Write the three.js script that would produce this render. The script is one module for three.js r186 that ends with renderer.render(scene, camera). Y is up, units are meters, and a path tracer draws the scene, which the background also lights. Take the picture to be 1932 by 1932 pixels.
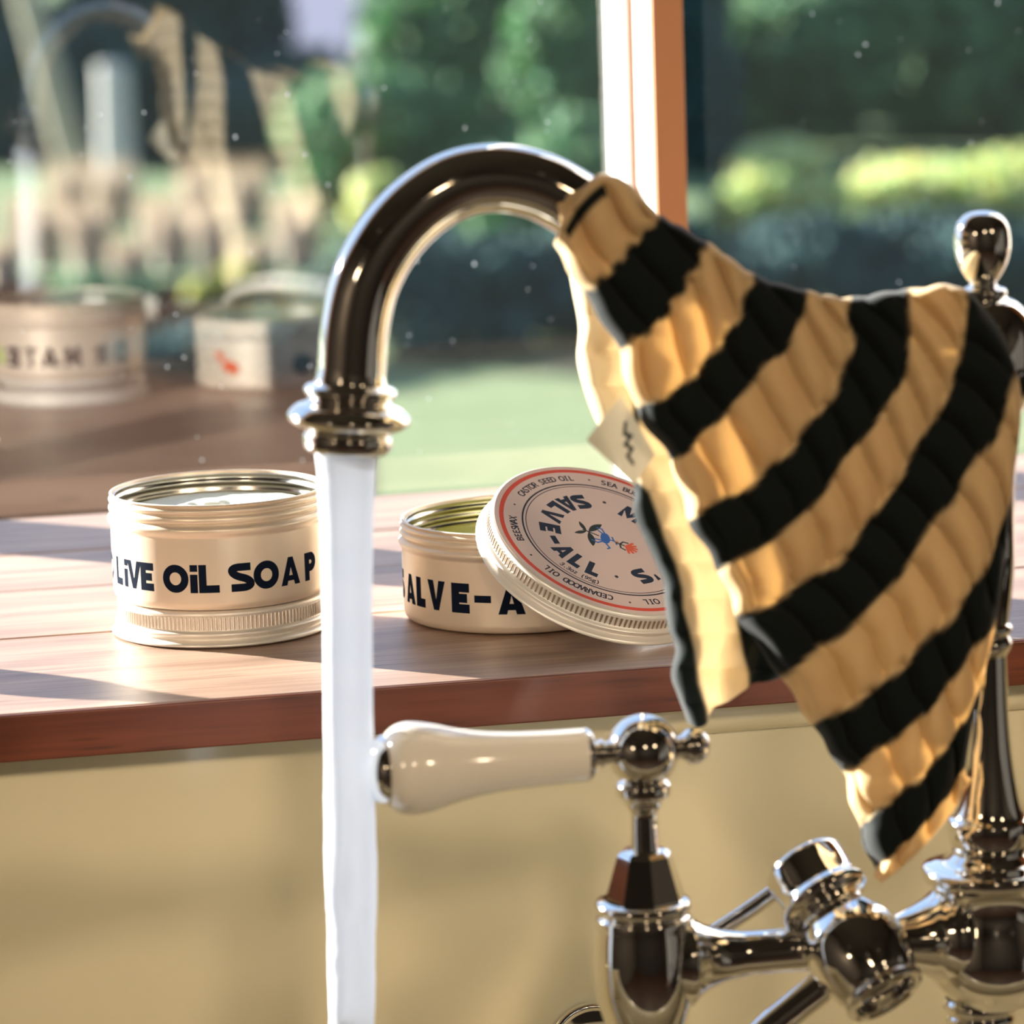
import * as THREE from 'three';
import { mergeGeometries } from 'three/addons/utils/BufferGeometryUtils.js';
import { RoundedBoxGeometry } from 'three/addons/geometries/RoundedBoxGeometry.js';
import { ImprovedNoise } from 'three/addons/math/ImprovedNoise.js';

// ---------------------------------------------------------------- camera, sky, sun, exposure
const scene = new THREE.Scene();
const V = (x, y, z) => new THREE.Vector3(x, y, z);
const FOCAL = 7600, YAW = THREE.MathUtils.degToRad(10.9), PITCH = Math.atan(1330 / 7600), ROLL = 0.033;
const CT = 0.92;                                   // worktop height
const EYE = V(0, CT + 0.3246, 1.948);
const camera = new THREE.PerspectiveCamera(2 * Math.atan(966 / FOCAL) * 180 / Math.PI, 1, 0.05, 200);
camera.position.copy(EYE);
const FW = V(Math.sin(YAW) * Math.cos(PITCH), -Math.sin(PITCH), -Math.cos(YAW) * Math.cos(PITCH));
const R0 = V(Math.cos(YAW), 0, Math.sin(YAW)), U0 = R0.clone().cross(FW);
const RT = R0.clone().multiplyScalar(Math.cos(ROLL)).addScaledVector(U0, -Math.sin(ROLL));
const UP = R0.clone().multiplyScalar(Math.sin(ROLL)).addScaledVector(U0, Math.cos(ROLL));
camera.quaternion.setFromRotationMatrix(new THREE.Matrix4().makeBasis(RT, UP, FW.clone().negate()));
camera.focus = 1.565; camera.userData.fStop = 10.4;
scene.add(camera);

const SUN_AZ = THREE.MathUtils.degToRad(48), SUN_EL = THREE.MathUtils.degToRad(16.5);
const SUN_DIR = V(-Math.sin(SUN_AZ) * Math.cos(SUN_EL), Math.sin(SUN_EL), -Math.cos(SUN_AZ) * Math.cos(SUN_EL));
const sun = new THREE.DirectionalLight(new THREE.Color().setRGB(1.0, 0.95, 0.88), 37);
sun.position.copy(SUN_DIR).multiplyScalar(30); sun.castShadow = true; sun.shadow.radius = 1;
Object.assign(sun.shadow.camera, { left: -12, right: 12, top: 12, bottom: -12, near: 1, far: 80 });
sun.shadow.mapSize.set(4096, 4096);
scene.add(sun, sun.target);

function skyTexture() {
  const w = 64, h = 64, data = new Float32Array(w * h * 4);
  for (let j = 0; j < h; j++) {
    const el = ((j + 0.5) / h - 0.5) * Math.PI, t = Math.max(0, Math.sin(el));
    const k = Math.pow(t, 0.55);
    const c = el < 0 ? [0.25, 0.28, 0.27] : [0.86 - 0.60 * k, 0.97 - 0.50 * k, 1.16 - 0.24 * k];
    for (let i = 0; i < w; i++) data.set([...c, 1], (j * w + i) * 4);
  }
  const t = new THREE.DataTexture(data, w, h, THREE.RGBAFormat, THREE.FloatType);
  t.mapping = THREE.EquirectangularReflectionMapping; t.magFilter = THREE.LinearFilter; t.colorSpace = THREE.LinearSRGBColorSpace; t.needsUpdate = true;
  return t;
}
scene.background = skyTexture();
scene.backgroundIntensity = 1.5;

const renderer = new THREE.WebGLRenderer({ antialias: true });
renderer.toneMapping = THREE.LinearToneMapping;
renderer.toneMappingExposure = 1.0;
renderer.shadowMap.enabled = true;

// ---------------------------------------------------------------- helpers
let seed = 12345;
const rnd = () => { seed = (seed * 1664525 + 1013904223) >>> 0; return seed / 4294967296; };
const rr = (a, b) => a + (b - a) * rnd();
const noise = new ImprovedNoise();
const fbm = (x, y, z = 0, o = 4) => { let s = 0, a = 0.5; for (let i = 0; i < o; i++) { s += a * noise.noise(x, y, z); x *= 2.03; y *= 2.03; z *= 2.03; a *= 0.5; } return s; };
const lerp = (a, b, t) => a + (b - a) * t, clamp = (x, a = 0, b = 1) => Math.min(b, Math.max(a, x));
const smooth = (a, b, x) => { const t = clamp((x - a) / (b - a)); return t * t * (3 - 2 * t); };
const lin = (r, g, b) => new THREE.Color().setRGB(r, g, b);

// sight lines of the camera's station point, used to find where things stand
const sight = (x, y) => FW.clone().addScaledVector(RT, (x - 966) / FOCAL).addScaledVector(UP, -(y - 966) / FOCAL);
const onZ = (x, y, z) => { const d = sight(x, y); return EYE.clone().addScaledVector(d, (z - EYE.z) / d.z); };
const onY = (x, y, h) => { const d = sight(x, y); return EYE.clone().addScaledVector(d, (h - EYE.y) / d.y); };
const depthOf = (p) => p.clone().sub(EYE).dot(FW);
const pxAt = (p) => depthOf(p) / FOCAL;            // metres per pixel there

const used = {};
function numbered(name) { const n = used[name] = (used[name] ?? -1) + 1; return n ? `${name}_${String(n).padStart(3, '0')}` : name; }
function tag(o, label, category, group) { o.userData = { ...o.userData, label, category }; if (group) o.userData.group = group; return o; }
function thing(name, label, category, p = V(0, 0, 0), group) {
  const o = new THREE.Group(); o.name = numbered(name); o.position.copy(p); scene.add(o);
  return tag(o, label, category, group);
}
function mesh(name, geo, mat, parent) {            // geometry in the parent's own axes
  const m = new THREE.Mesh(geo, mat); m.castShadow = m.receiveShadow = true;
  if (parent) { m.name = name; parent.add(m); } else { m.name = numbered(name); scene.add(m); }
  return m;
}
function part(name, geo, mat, parent) {            // geometry in world axes, parent turned by nothing
  const p = parent.getWorldPosition(V()); geo.translate(-p.x, -p.y, -p.z);
  return mesh(name, geo, mat, parent);
}
function structure(name, geo, mat) { const m = mesh(name, geo, mat); m.userData.kind = 'structure'; return m; }
const box = (x0, x1, y0, y1, z0, z1, r = 0) => {
  const g = r ? new RoundedBoxGeometry(x1 - x0, y1 - y0, z1 - z0, 3, r) : new THREE.BoxGeometry(x1 - x0, y1 - y0, z1 - z0);
  return g.translate((x0 + x1) / 2, (y0 + y1) / 2, (z0 + z1) / 2);
};
const merge = (list) => mergeGeometries(list.map((g) => { const q = g.index ? g.toNonIndexed() : g; for (const k of Object.keys(q.attributes)) if (!['position', 'normal', 'uv'].includes(k)) q.deleteAttribute(k); return q; }));
// smooth profile through points [r, h]; a third entry 1 marks a sharp corner
function refine(pts, n = 6) {
  const out = [], runs = [[]];
  pts.forEach((p, i) => { runs.at(-1).push(p); if (p[2] && i && i < pts.length - 1) runs.push([p]); });
  for (const run of runs) {
    if (run.length < 3) { out.push(...run.map((p) => new THREE.Vector2(Math.max(0, p[0]), p[1]))); continue; }
    const c = new THREE.CatmullRomCurve3(run.map((p) => V(p[0], p[1], 0)), false, 'centripetal');
    for (const q of c.getPoints((run.length - 1) * n)) out.push(new THREE.Vector2(Math.max(0, q.x), q.y));
  }
  return out;
}
function lathe(pts, segs = 64, n = 6) { return new THREE.LatheGeometry(n ? refine(pts, n) : pts.map((p) => new THREE.Vector2(p[0], p[1])), segs); }
function latheAt(pts, origin, dir, segs = 64, n = 6) {
  const g = lathe(pts, segs, n);
  g.applyQuaternion(new THREE.Quaternion().setFromUnitVectors(V(0, 1, 0), dir.clone().normalize()));
  return g.translate(origin.x, origin.y, origin.z);
}
// lathe given as [radius px, height px] on a vertical axis through pixel (ax, ay) in the plane z; bottom first
function standing(pts, ax, ay, z, segs = 64, n = 6) {
  const o = onZ(ax, ay, z), s = pxAt(o);
  const yOf = (py) => onZ(ax + 0.027 * (py - ay), py, z).y;
  return lathe(pts.map((p) => [p[0] * s, yOf(p[1]), p[2]]), segs, n).translate(o.x, 0, z);
}
function tube(points, r, segs = 120, rs = 32) {
  return new THREE.TubeGeometry(new THREE.CatmullRomCurve3(points, false, 'centripetal'), segs, r, rs, false);
}
// grid of world points fn(i/nu, j/nv) -> {p, c}; thickness > 0 makes it a closed sheet
function sheet(fn, nu, nv, thick = 0, back = V(0, 0, -1)) {
  const pos = [], col = [], idx = [], W = nu + 1, H = nv + 1, N = W * H;
  for (let j = 0; j < H; j++) for (let i = 0; i < W; i++) { const q = fn(i / nu, j / nv); pos.push(q.p.x, q.p.y, q.p.z); col.push(...(q.c ?? [1, 1, 1])); }
  const quad = (a, b, c, d) => idx.push(a, b, c, a, c, d);
  for (let j = 0; j < nv; j++) for (let i = 0; i < nu; i++) { const a = j * W + i; quad(a, a + W, a + W + 1, a + 1); }
  if (thick) {
    for (let k = 0; k < N; k++) { pos.push(pos[3 * k] + back.x * thick, pos[3 * k + 1] + back.y * thick, pos[3 * k + 2] + back.z * thick); col.push(col[3 * k], col[3 * k + 1], col[3 * k + 2]); }
    for (let j = 0; j < nv; j++) for (let i = 0; i < nu; i++) { const a = N + j * W + i; quad(a, a + 1, a + W + 1, a + W); }
    for (let i = 0; i < nu; i++) { quad(i, i + 1, N + i + 1, N + i); const b = nv * W + i; quad(b, N + b, N + b + 1, b + 1); }
    for (let j = 0; j < nv; j++) { const a = j * W; quad(a, N + a, N + a + W, a + W); const b = a + nu; quad(b, b + W, N + b + W, N + b); }
  }
  const g = new THREE.BufferGeometry();
  g.setAttribute('position', new THREE.Float32BufferAttribute(pos, 3)); g.setAttribute('color', new THREE.Float32BufferAttribute(col, 3));
  g.setIndex(idx); g.computeVertexNormals();
  return g;
}
function pixelsTexture(w, h, fn, srgb = true) {
  const d = new Uint8Array(w * h * 4);
  for (let j = 0; j < h; j++) for (let i = 0; i < w; i++) { const c = fn(i / w, j / h); for (let k = 0; k < 3; k++) d[(j * w + i) * 4 + k] = clamp(c[k]) * 255; d[(j * w + i) * 4 + 3] = 255; }
  const t = new THREE.DataTexture(d, w, h); t.wrapS = t.wrapT = THREE.RepeatWrapping; t.magFilter = THREE.LinearFilter; t.minFilter = THREE.LinearMipmapLinearFilter;
  if (srgb) t.colorSpace = THREE.SRGBColorSpace; t.needsUpdate = true; return t;
}
function canvasTexture(w, h, draw) {
  const c = document.createElement('canvas'); c.width = w; c.height = h; draw(c.getContext('2d'), w, h);
  const t = new THREE.CanvasTexture(c); t.colorSpace = THREE.SRGBColorSpace; t.magFilter = THREE.LinearFilter; return t;
}
function planarUV(g, fn) { const p = g.attributes.position, uv = []; for (let i = 0; i < p.count; i++) uv.push(...fn(p.getX(i), p.getY(i), p.getZ(i))); g.setAttribute('uv', new THREE.Float32BufferAttribute(uv, 2)); return g; }
const std = (o) => new THREE.MeshStandardMaterial(o), phys = (o) => new THREE.MeshPhysicalMaterial(o);

// ---------------------------------------------------------------- materials
const woodTex = pixelsTexture(1024, 512, (u, v) => {     // u along the grain
  const x = u * 8, y = v * 26, warp = fbm(x * 0.5, y * 0.25, 3) * 2.2;
  const ring = 0.5 + 0.5 * Math.sin((y + warp * 3) * 2.1 + fbm(x, y, 9) * 2);
  const fib = fbm(x * 1.5, y * 9, 5, 3), pore = smooth(0.22, 0.42, fbm(x * 3, y * 14, 17, 2));
  const t = 0.5 + 0.28 * (ring - 0.5) + 0.5 * fib + 0.35 * fbm(x * 0.7, y * 0.3, 31);
  const a = [122, 95, 80], b = [190, 163, 142];
  return a.map((q, k) => (lerp(q, b[k], clamp(t)) * (1 - 0.35 * pore)) / 255);
});
const woodBump = pixelsTexture(512, 256, (u, v) => { const f = 0.5 + 0.5 * fbm(u * 14, v * 90, 2, 3); return [f, f, f]; }, false);
const M = {
  wood: phys({ map: woodTex, bumpMap: woodBump, bumpScale: 0.0002, roughness: 0.42, clearcoat: 0.15, clearcoatRoughness: 0.45 }),
  shadedEdgeWood: phys({ map: woodTex, color: lin(0.42, 0.145, 0.068), roughness: 0.4, clearcoat: 0.3, clearcoatRoughness: 0.4 }),  // the plank wood again, darkened and reddened as seen in shade
  darkWood: std({ map: woodTex, color: lin(0.35, 0.27, 0.22), roughness: 0.55 }),
  cream: phys({ color: lin(0.65, 0.58, 0.385), roughness: 0.22, clearcoat: 0.6, clearcoatRoughness: 0.08 }),
  chrome: std({ color: lin(0.88, 0.87, 0.84), metalness: 1, roughness: 0.035 }),
  porcelain: phys({ color: lin(0.72, 0.67, 0.58), roughness: 0.12, clearcoat: 1, clearcoatRoughness: 0.03 }),
  tin: phys({ color: lin(0.82, 0.77, 0.70), metalness: 0.4, roughness: 0.38, specularIntensity: 0.1 }),
  tinShiny: std({ color: lin(0.84, 0.80, 0.73), metalness: 1, roughness: 0.2 }),
  glass: phys({ color: lin(0.97, 0.99, 0.98), transmission: 1, thickness: 0, roughness: 0.0, ior: 1.95, side: THREE.DoubleSide }),
  whitePaint: std({ color: lin(0.80, 0.79, 0.77), roughness: 0.5 }),
  terracotta: std({ color: lin(0.46, 0.20, 0.085), roughness: 0.5 }),
  wallCream: std({ color: lin(0.62, 0.52, 0.38), roughness: 0.9 }),
  wallRust: std({ color: lin(0.42, 0.17, 0.07), roughness: 0.8 }),
  wallDim: std({ color: lin(0.05, 0.042, 0.035), roughness: 0.9 }),
  wallDark: std({ color: lin(0.010, 0.008, 0.006), roughness: 0.85 }),
  floor: std({ map: woodTex, color: lin(0.07, 0.05, 0.04), roughness: 0.5 }),
};

// ---------------------------------------------------------------- the room
const RX0 = -2.0, RX1 = 2.3, RZ1 = 4.2, RH = 2.5, GZ = 0;          // the glass stands at z = 0
const OX0 = -1.25, OX1 = 1.30, OY0 = 0.78, OY1 = 2.15;             // window opening
structure('floor', box(RX0 - 0.2, RX1 + 0.2, -0.2, 0, -0.15, RZ1 + 0.2), M.floor);
structure('ceiling', box(RX0 - 0.2, RX1 + 0.2, RH, RH + 0.2, -0.15, RZ1 + 0.2), M.wallDim);
structure('wall_left', box(RX0 - 0.2, RX0, 0, RH, -0.15, RZ1 + 0.2), M.wallDim);
structure('wall_right', box(RX1, RX1 + 0.2, 0, RH, -0.15, RZ1 + 0.2), M.wallDark);
structure('wall_front', box(RX0, RX1, 0, RH, RZ1, RZ1 + 0.2), M.wallDark);
structure('wall_back', merge([box(RX0, OX0, 0, RH, -0.15, 0.055), box(OX1, RX1, 0, RH, -0.15, 0.055), box(OX0, OX1, 0, OY0, -0.15, 0.055), box(OX0, OX1, OY1, RH, -0.15, 0.055)]), M.wallRust);

// the window: outer frame, mullions and panes, each mullion a stepped post
const win = new THREE.Group(); win.name = 'window_1'; win.position.set(0, OY0, 0); win.userData.kind = 'structure'; scene.add(win);
part('frame', merge([box(OX0, OX0 + 0.05, OY0, OY1, -0.06, 0.05), box(OX1 - 0.05, OX1, OY0, OY1, -0.06, 0.05), box(OX0 + 0.05, OX1 - 0.05, OY1 - 0.05, OY1, -0.06, 0.05), box(OX0 + 0.05, OX1 - 0.05, OY0, OY0 + 0.045, -0.06, 0.05)]), M.whitePaint, win);
const MX = 0.4391;
const mullions = [MX, MX - 0.425, MX + 0.42];
for (const x of mullions) {
  const d = 1;
  const y0 = OY0 + 0.045, y1 = OY1 - 0.05;
  const m = part('mullion', box(x, x + 0.0157 * d + 0.002, y0, y1, -0.022, 0.019), M.whitePaint, win);
  const sub = (name, g, mat) => { const p = m.getWorldPosition(V()); g.translate(-p.x, -p.y, -p.z); return mesh(name, g, mat, m); };
  sub('timber_slip', box(x + 0.0006, x + 0.0157 * d, y0, y1, 0.0195 + 0.0405 - 0.004, 0.0195 + 0.0405, 0.0008), M.terracotta);
  sub('white_reveal', merge([box(x, x + 0.0150 * d, y0, y1, 0.0185, 0.0195 + 0.0405 - 0.0041), box(x - 0.0012, x + 0.003, y0, y1, 0.028, 0.030)]), M.whitePaint);
  sub('glazing_bead', merge([box(x - 0.0052, x - 0.0002, y0, y1, 0.001, 0.0185), box(x - 0.0052, x - 0.0002, y0, y1, -0.020, -0.004)]), M.whitePaint);
  sub('bead_edge', box(x - 0.0017, x - 0.0001, y0, y1, 0.0186, 0.0205), M.terracotta);
}
const edges = [OX0 + 0.05, ...mullions.slice().sort((a, b) => a - b).flatMap((x) => [x - 0.0005, x + 0.0178]), OX1 - 0.05];
for (let i = 0; i < edges.length; i += 2) {
  const x0 = edges[i], x1 = edges[i + 1], y0 = OY0 + 0.04, y1 = OY1 - 0.045;
  const g = new THREE.PlaneGeometry(x1 - x0, y1 - y0); g.translate((x0 + x1) / 2, (y0 + y1) / 2, 0);
  part('pane', g, M.glass, win);
}
{ // thin film of dust over the whole window, which catches the low sun
  const g = new THREE.PlaneGeometry(OX1 - OX0 - 0.1, OY1 - OY0 - 0.09); g.translate((OX0 + OX1) / 2, (OY0 + OY1) / 2, -0.0015);
  const f = part('dust_film', g, phys({ color: lin(0.8, 0.92, 0.95), roughness: 1, transmission: 0.95, thickness: 0, transparent: true, opacity: 0.004, side: THREE.DoubleSide }), win); f.castShadow = false;
}
{ // specks of dust and dried droplets on the inner face of the glass
  const list = [];
  for (let i = 0; i < 240; i++) {
    const x = rr(0.1, 0.72), y = rr(0.93, 1.2), r = 0.0002 + 0.0005 * Math.pow(rnd(), 3);
    const g = new THREE.SphereGeometry(r, 6, 4); g.scale(1, rr(0.8, 1.6), 0.3); g.translate(x, y, 0.0004); list.push(g);
  }
  const d = part('dust_speck', merge(list), phys({ color: lin(0.5, 0.55, 0.6), roughness: 0.9, transmission: 0.5, thickness: 0, side: THREE.DoubleSide }), win); d.userData.kind = 'stuff';
}

// ---------------------------------------------------------------- worktop of planks
const BZ0 = 0.056, BZ1 = 0.481, BT = 0.0182;
const top = thing('wooden_worktop', 'oiled brown timber worktop of long planks running along the window above the cream sink', 'worktop', V(0, CT - BT, (BZ0 + BZ1) / 2));
{
  const cuts = [BZ0, 0.150, 0.238, 0.3405, BZ1];
  // plank joints found on the photograph: nearest one passes just left of the stacked tin
  for (let i = 0; i < 4; i++) {
    const z0 = cuts[i] + 0.0004, z1 = cuts[i + 1] - 0.0004, X0 = -1.25, X1 = 1.3;
    const r = 0.0012, g = box(X0, X1, CT - BT, CT - (i % 2) * 0.0002, z0, z1, r);
    planarUV(g, (x, y, z) => [x / 1.1 + i * 0.37, (z - y * 0.9) / 0.42 + i * 0.21]);
    part('plank', g, M.wood, top);
  }
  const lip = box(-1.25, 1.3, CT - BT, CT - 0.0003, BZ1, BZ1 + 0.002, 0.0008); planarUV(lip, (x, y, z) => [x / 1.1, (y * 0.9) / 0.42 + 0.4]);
  part('shaded_front_edge', lip, M.shadedEdgeWood, top);  // facing strip over the planks; shade of the front is in its colour
}

// ---------------------------------------------------------------- sink
const sink = thing('ceramic_sink', 'glossy cream ceramic sink with a tall back wall under the timber worktop', 'sink', V(0.25, 0.5, 0.7));
part('back_wall', box(-0.4, 1.05, 0.5, 0.9012, 0.425, 0.456, 0.003), M.cream, sink);
part('rim', merge([box(0.334, 1.05, 0.886, 0.9005, 0.43, 0.4620, 0.006)]), M.cream, sink);
part('basin', merge([box(-0.4, 1.05, 0.5, 0.525, 0.45, 0.86), box(-0.4, -0.37, 0.5, 0.70, 0.45, 0.86), box(1.02, 1.05, 0.5, 0.70, 0.45, 0.86), box(-0.4, 1.05, 0.5, 0.70, 0.83, 0.86, 0.01)]), M.cream, sink);
part('tap_ledge', box(0.22, 1.03, 0.52, 0.68, 0.45, 0.70, 0.012), M.cream, sink);
const cab = thing('sink_cabinet', 'painted cabinet carrying the cream sink', 'cabinet', V(0.25, 0, 0.65));
part('carcass', box(-0.42, 1.07, 0.08, 0.5, 0.43, 0.84), M.darkWood, cab);
part('plinth', box(-0.40, 1.05, 0, 0.08, 0.45, 0.78), M.darkWood, cab);
for (let i = 0; i < 2; i++) { const d = part('door', box(-0.41 + i * 0.742, 0.322 + i * 0.742, 0.09, 0.49, 0.8405, 0.86, 0.003), M.darkWood, cab); const g = box(0.27 + i * 0.11, 0.282 + i * 0.11, 0.36, 0.46, 0.86, 0.88, 0.004), p = d.getWorldPosition(V()); g.translate(-p.x, -p.y, -p.z); mesh('handle', g, M.chrome, d); }

// ---------------------------------------------------------------- faucet
const ZF = 0.66;
const fz = (x, y) => onZ(x, y, ZF);
const faucetBase = V(fz(1868, 1640).x, 0.68, ZF);
const faucet = thing('bridge_faucet', 'polished chrome bridge faucet with swan-neck spout and white porcelain lever over the cream sink', 'faucet', faucetBase);
{
  const pxf = pxAt(fz(1215, 1700)), F = (name, g, mat = M.chrome, parent = faucet) => part(name, g, mat, parent);
  const S = (name, g, parent, mat = M.chrome) => { const p = parent.getWorldPosition(V()); g.translate(-p.x, -p.y, -p.z); return mesh(name, g, mat, parent); };
  // swan-neck spout
  const path = [[1843, 668], [1770, 676], [1680, 676], [1560, 655], [1440, 606], [1330, 545], [1235, 487], [1155, 430], [1090, 390], [1020, 352], [940, 336], [862, 348], [790, 391], [730, 455], [690, 530], [671, 610], [665, 680], [663, 735]];
  const spout = F('spout', tube(path.map(([x, y]) => fz(x, y)), 65 * pxAt(fz(700, 600)), 240, 48));
  // nozzle with its rings, turned about the leaning end of the spout
  const n0 = fz(664, 690), n1 = fz(655, 852), sN = pxAt(n0), L = 162, down = n1.clone().sub(n0).normalize();
  const k = n1.distanceTo(n0) / L;
  F('nozzle', latheAt([[64, 0], [66, 20], [70, 34], [84, 40], [89, 48], [84, 56], [78, 62], [84, 70], [102, 78], [114, 90], [117, 98], [112, 108], [98, 116], [84, 121], [80, 127], [84, 133], [84, 146], [80, 158], [74, 162, 1], [60, 162, 1], [60, 140]].map((p) => [p[0] * sN, p[1] * k, p[2]]), n0, down, 96));
  // column with hub
  const col = F('column', standing([[66, 1612], [76, 1590], [80, 1560], [78, 1545], [70, 1538], [66, 1530], [58, 1500], [46, 1430], [39, 1350], [37, 1290], [36, 1232]], 1868, 1640, ZF));
  F('column_collar', standing([[36, 1236], [42, 1226], [46, 1214], [42, 1203], [40, 1198], [46, 1190], [46, 1182], [38, 1174]], 1868, 1640, ZF));
  F('column_shaft', standing([[40, 1176], [50, 1100], [54, 1050], [55, 960], [58, 860], [68, 770]], 1868, 1640, ZF));
  const hub = F('hub', standing([[62, 790], [82, 755], [95, 710], [99, 668], [95, 630], [82, 595], [62, 572], [44, 562], [40, 556]], 1868, 1640, ZF));
  S('finial', standing([[38, 563], [44, 556], [42, 547], [28, 541], [24, 534], [30, 526], [42, 505], [51, 476], [52, 450], [46, 422], [32, 406], [16, 400], [0, 399]], 1868, 1640, ZF), hub);
  F('column_base', standing([[78, 1888], [90, 1872], [118, 1840], [126, 1800], [118, 1750], [106, 1710], [108, 1680], [116, 1662], [128, 1652], [131, 1642], [128, 1632], [112, 1627], [88, 1622], [74, 1612], [60, 1600]], 1868, 1640, ZF));
  F('column_tail', standing([[62, 2815], [62, 1935], [66, 1925], [66, 1915], [62, 1908], [70, 1902], [72, 1890], [66, 1880]], 1850, 1900, ZF));
  // valve body, bonnet, stem and lever
  F('valve_body', standing([[58, 2815], [56, 2050], [62, 1990], [76, 1935], [90, 1890], [96, 1850], [96, 1800], [92, 1750], [90, 1728], [84, 1722], [90, 1714], [92, 1706], [88, 1698], [74, 1694]], 1213, 1706, ZF));
  const bon = standing([[78, 1702, 1], [77, 1692, 1], [52, 1612, 1], [44, 1604, 1], [24, 1602]], 1216, 1650, ZF, 8, 0).toNonIndexed(); bon.computeVertexNormals();
  F('bonnet', bon);
  F('stem', standing([[27, 1606], [26, 1560], [26, 1532], [30, 1526], [34, 1520], [38, 1506], [50, 1500], [52, 1490], [50, 1478], [40, 1470]], 1217, 1600, ZF));
  const ball = new THREE.SphereGeometry(69 * pxf, 64, 48), bc = fz(1213, 1416); ball.translate(bc.x, bc.y, bc.z);
  const lever = F('lever_ball', ball);
  const left = V(-1, 0, 0), s = pxf;
  S('end_ball', latheAt([[26, 55], [20, 66], [22, 72], [33, 86], [35, 97], [31, 112], [20, 124], [0, 130]].map((p) => [p[0] * s, p[1] * s]), bc, V(1, 0, 0)), lever);
  S('lever_neck', latheAt([[30, 55], [24, 64], [22, 72], [28, 80], [24, 88], [30, 94], [44, 98], [50, 104], [51, 110], [46, 112]].map((p) => [p[0] * s, p[1] * s]), bc, left), lever);
  S('porcelain_grip', latheAt([[46, 109], [49, 111], [50, 120], [51, 180], [54, 250], [60, 310], [70, 360], [80, 395], [86, 425], [87, 448], [82, 468], [72, 482], [64, 488]].map((p) => [p[0] * s, p[1] * s]), bc, left, 96), lever, M.porcelain);
  S('grip_cap', latheAt([[62, 486], [66, 489], [66, 494], [58, 508], [42, 519], [22, 525], [0, 527]].map((p) => [p[0] * s, p[1] * s]), bc, left), lever);
  // bridge arms either side of the middle joint
  const xa = fz(1213, 1790), xb = fz(1868, 1760), ya = fz(1450, 1796).y, len = (xb.x - xa.x) / s;
  F('bridge_arm', latheAt([[76, 40], [90, 84], [80, 100], [65, 122], [53, 150], [47, 180], [44, 200], [43, 300], [46, 330], [54, 340], [54, 352], [46, 360], [46, 380]].map((p) => [p[0] * s, p[1] * s]), V(xa.x, ya, ZF), V(1, 0, 0)));
  F('bridge_arm', latheAt([[90, 20], [104, 80], [92, 108], [76, 130], [60, 162], [50, 200], [46, 260], [46, 300]].map((p) => [p[0] * s, p[1] * s]), V(xb.x, ya, ZF), left));
  // the tilted diverter at the joint
  const mid = fz(1590, 1750), toEye = EYE.clone().sub(mid).normalize();
  const dd = RT.clone().multiplyScalar(0.53 * 0.89).addScaledVector(UP, -0.848 * 0.89).addScaledVector(toEye, 0.45).normalize();
  const o = mid.clone().addScaledVector(toEye, 0.012).addScaledVector(dd, -160 * s), q = (p) => [p[0] * s * 1.07, p[1] * s, p[2]];
  const div = F('diverter', latheAt([[58, 100], [66, 112], [62, 128], [72, 150], [86, 180], [90, 210], [88, 250], [78, 288], [72, 304], [76, 312], [74, 322], [66, 326, 1], [58, 322, 1], [52, 290], [0, 286]].map(q), o, dd));
  S('diverter_knob', latheAt([[0, -1], [58, 0], [70, 3], [75, 10], [76, 20], [76, 74], [79, 80], [84, 88], [85, 96], [82, 104], [70, 110], [50, 110]].map(q), o, dd), div);
  F('lower_pipe', tube([fz(1600, 1800), fz(1560, 1850), fz(1500, 1900), fz(1440, 1950), fz(1390, 2010), fz(1370, 2100), fz(1370, 2815)], 33 * s, 60, 32));
  F('diverter_lever', tube([onZ(1480, 1668, ZF - 0.03), onZ(1420, 1712, ZF - 0.03), onZ(1340, 1765, ZF - 0.03)], 17 * s, 20, 20));
}
{ // chrome overflow rim low on the sink wall
  const c = onZ(1118, 1972, 0.457), s = pxAt(c);
  const o = thing('overflow_cover', 'round chrome overflow cover low on the cream sink wall, left of the valve body', 'overflow cover', c);
  mesh('ring', latheAt([[86, 0], [86, 10], [80, 18], [72, 16], [70, 6], [70, 0]].map((p) => [p[0] * s, p[1] * s]), V(0, 0, 0), V(0, 0, 1)), M.chrome, o);
  mesh('grille', latheAt([[70, 5], [40, 7], [0, 8]].map((p) => [p[0] * s, p[1] * s]), V(0, 0, 0), V(0, 0, 1)), M.chrome, o);
}

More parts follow.
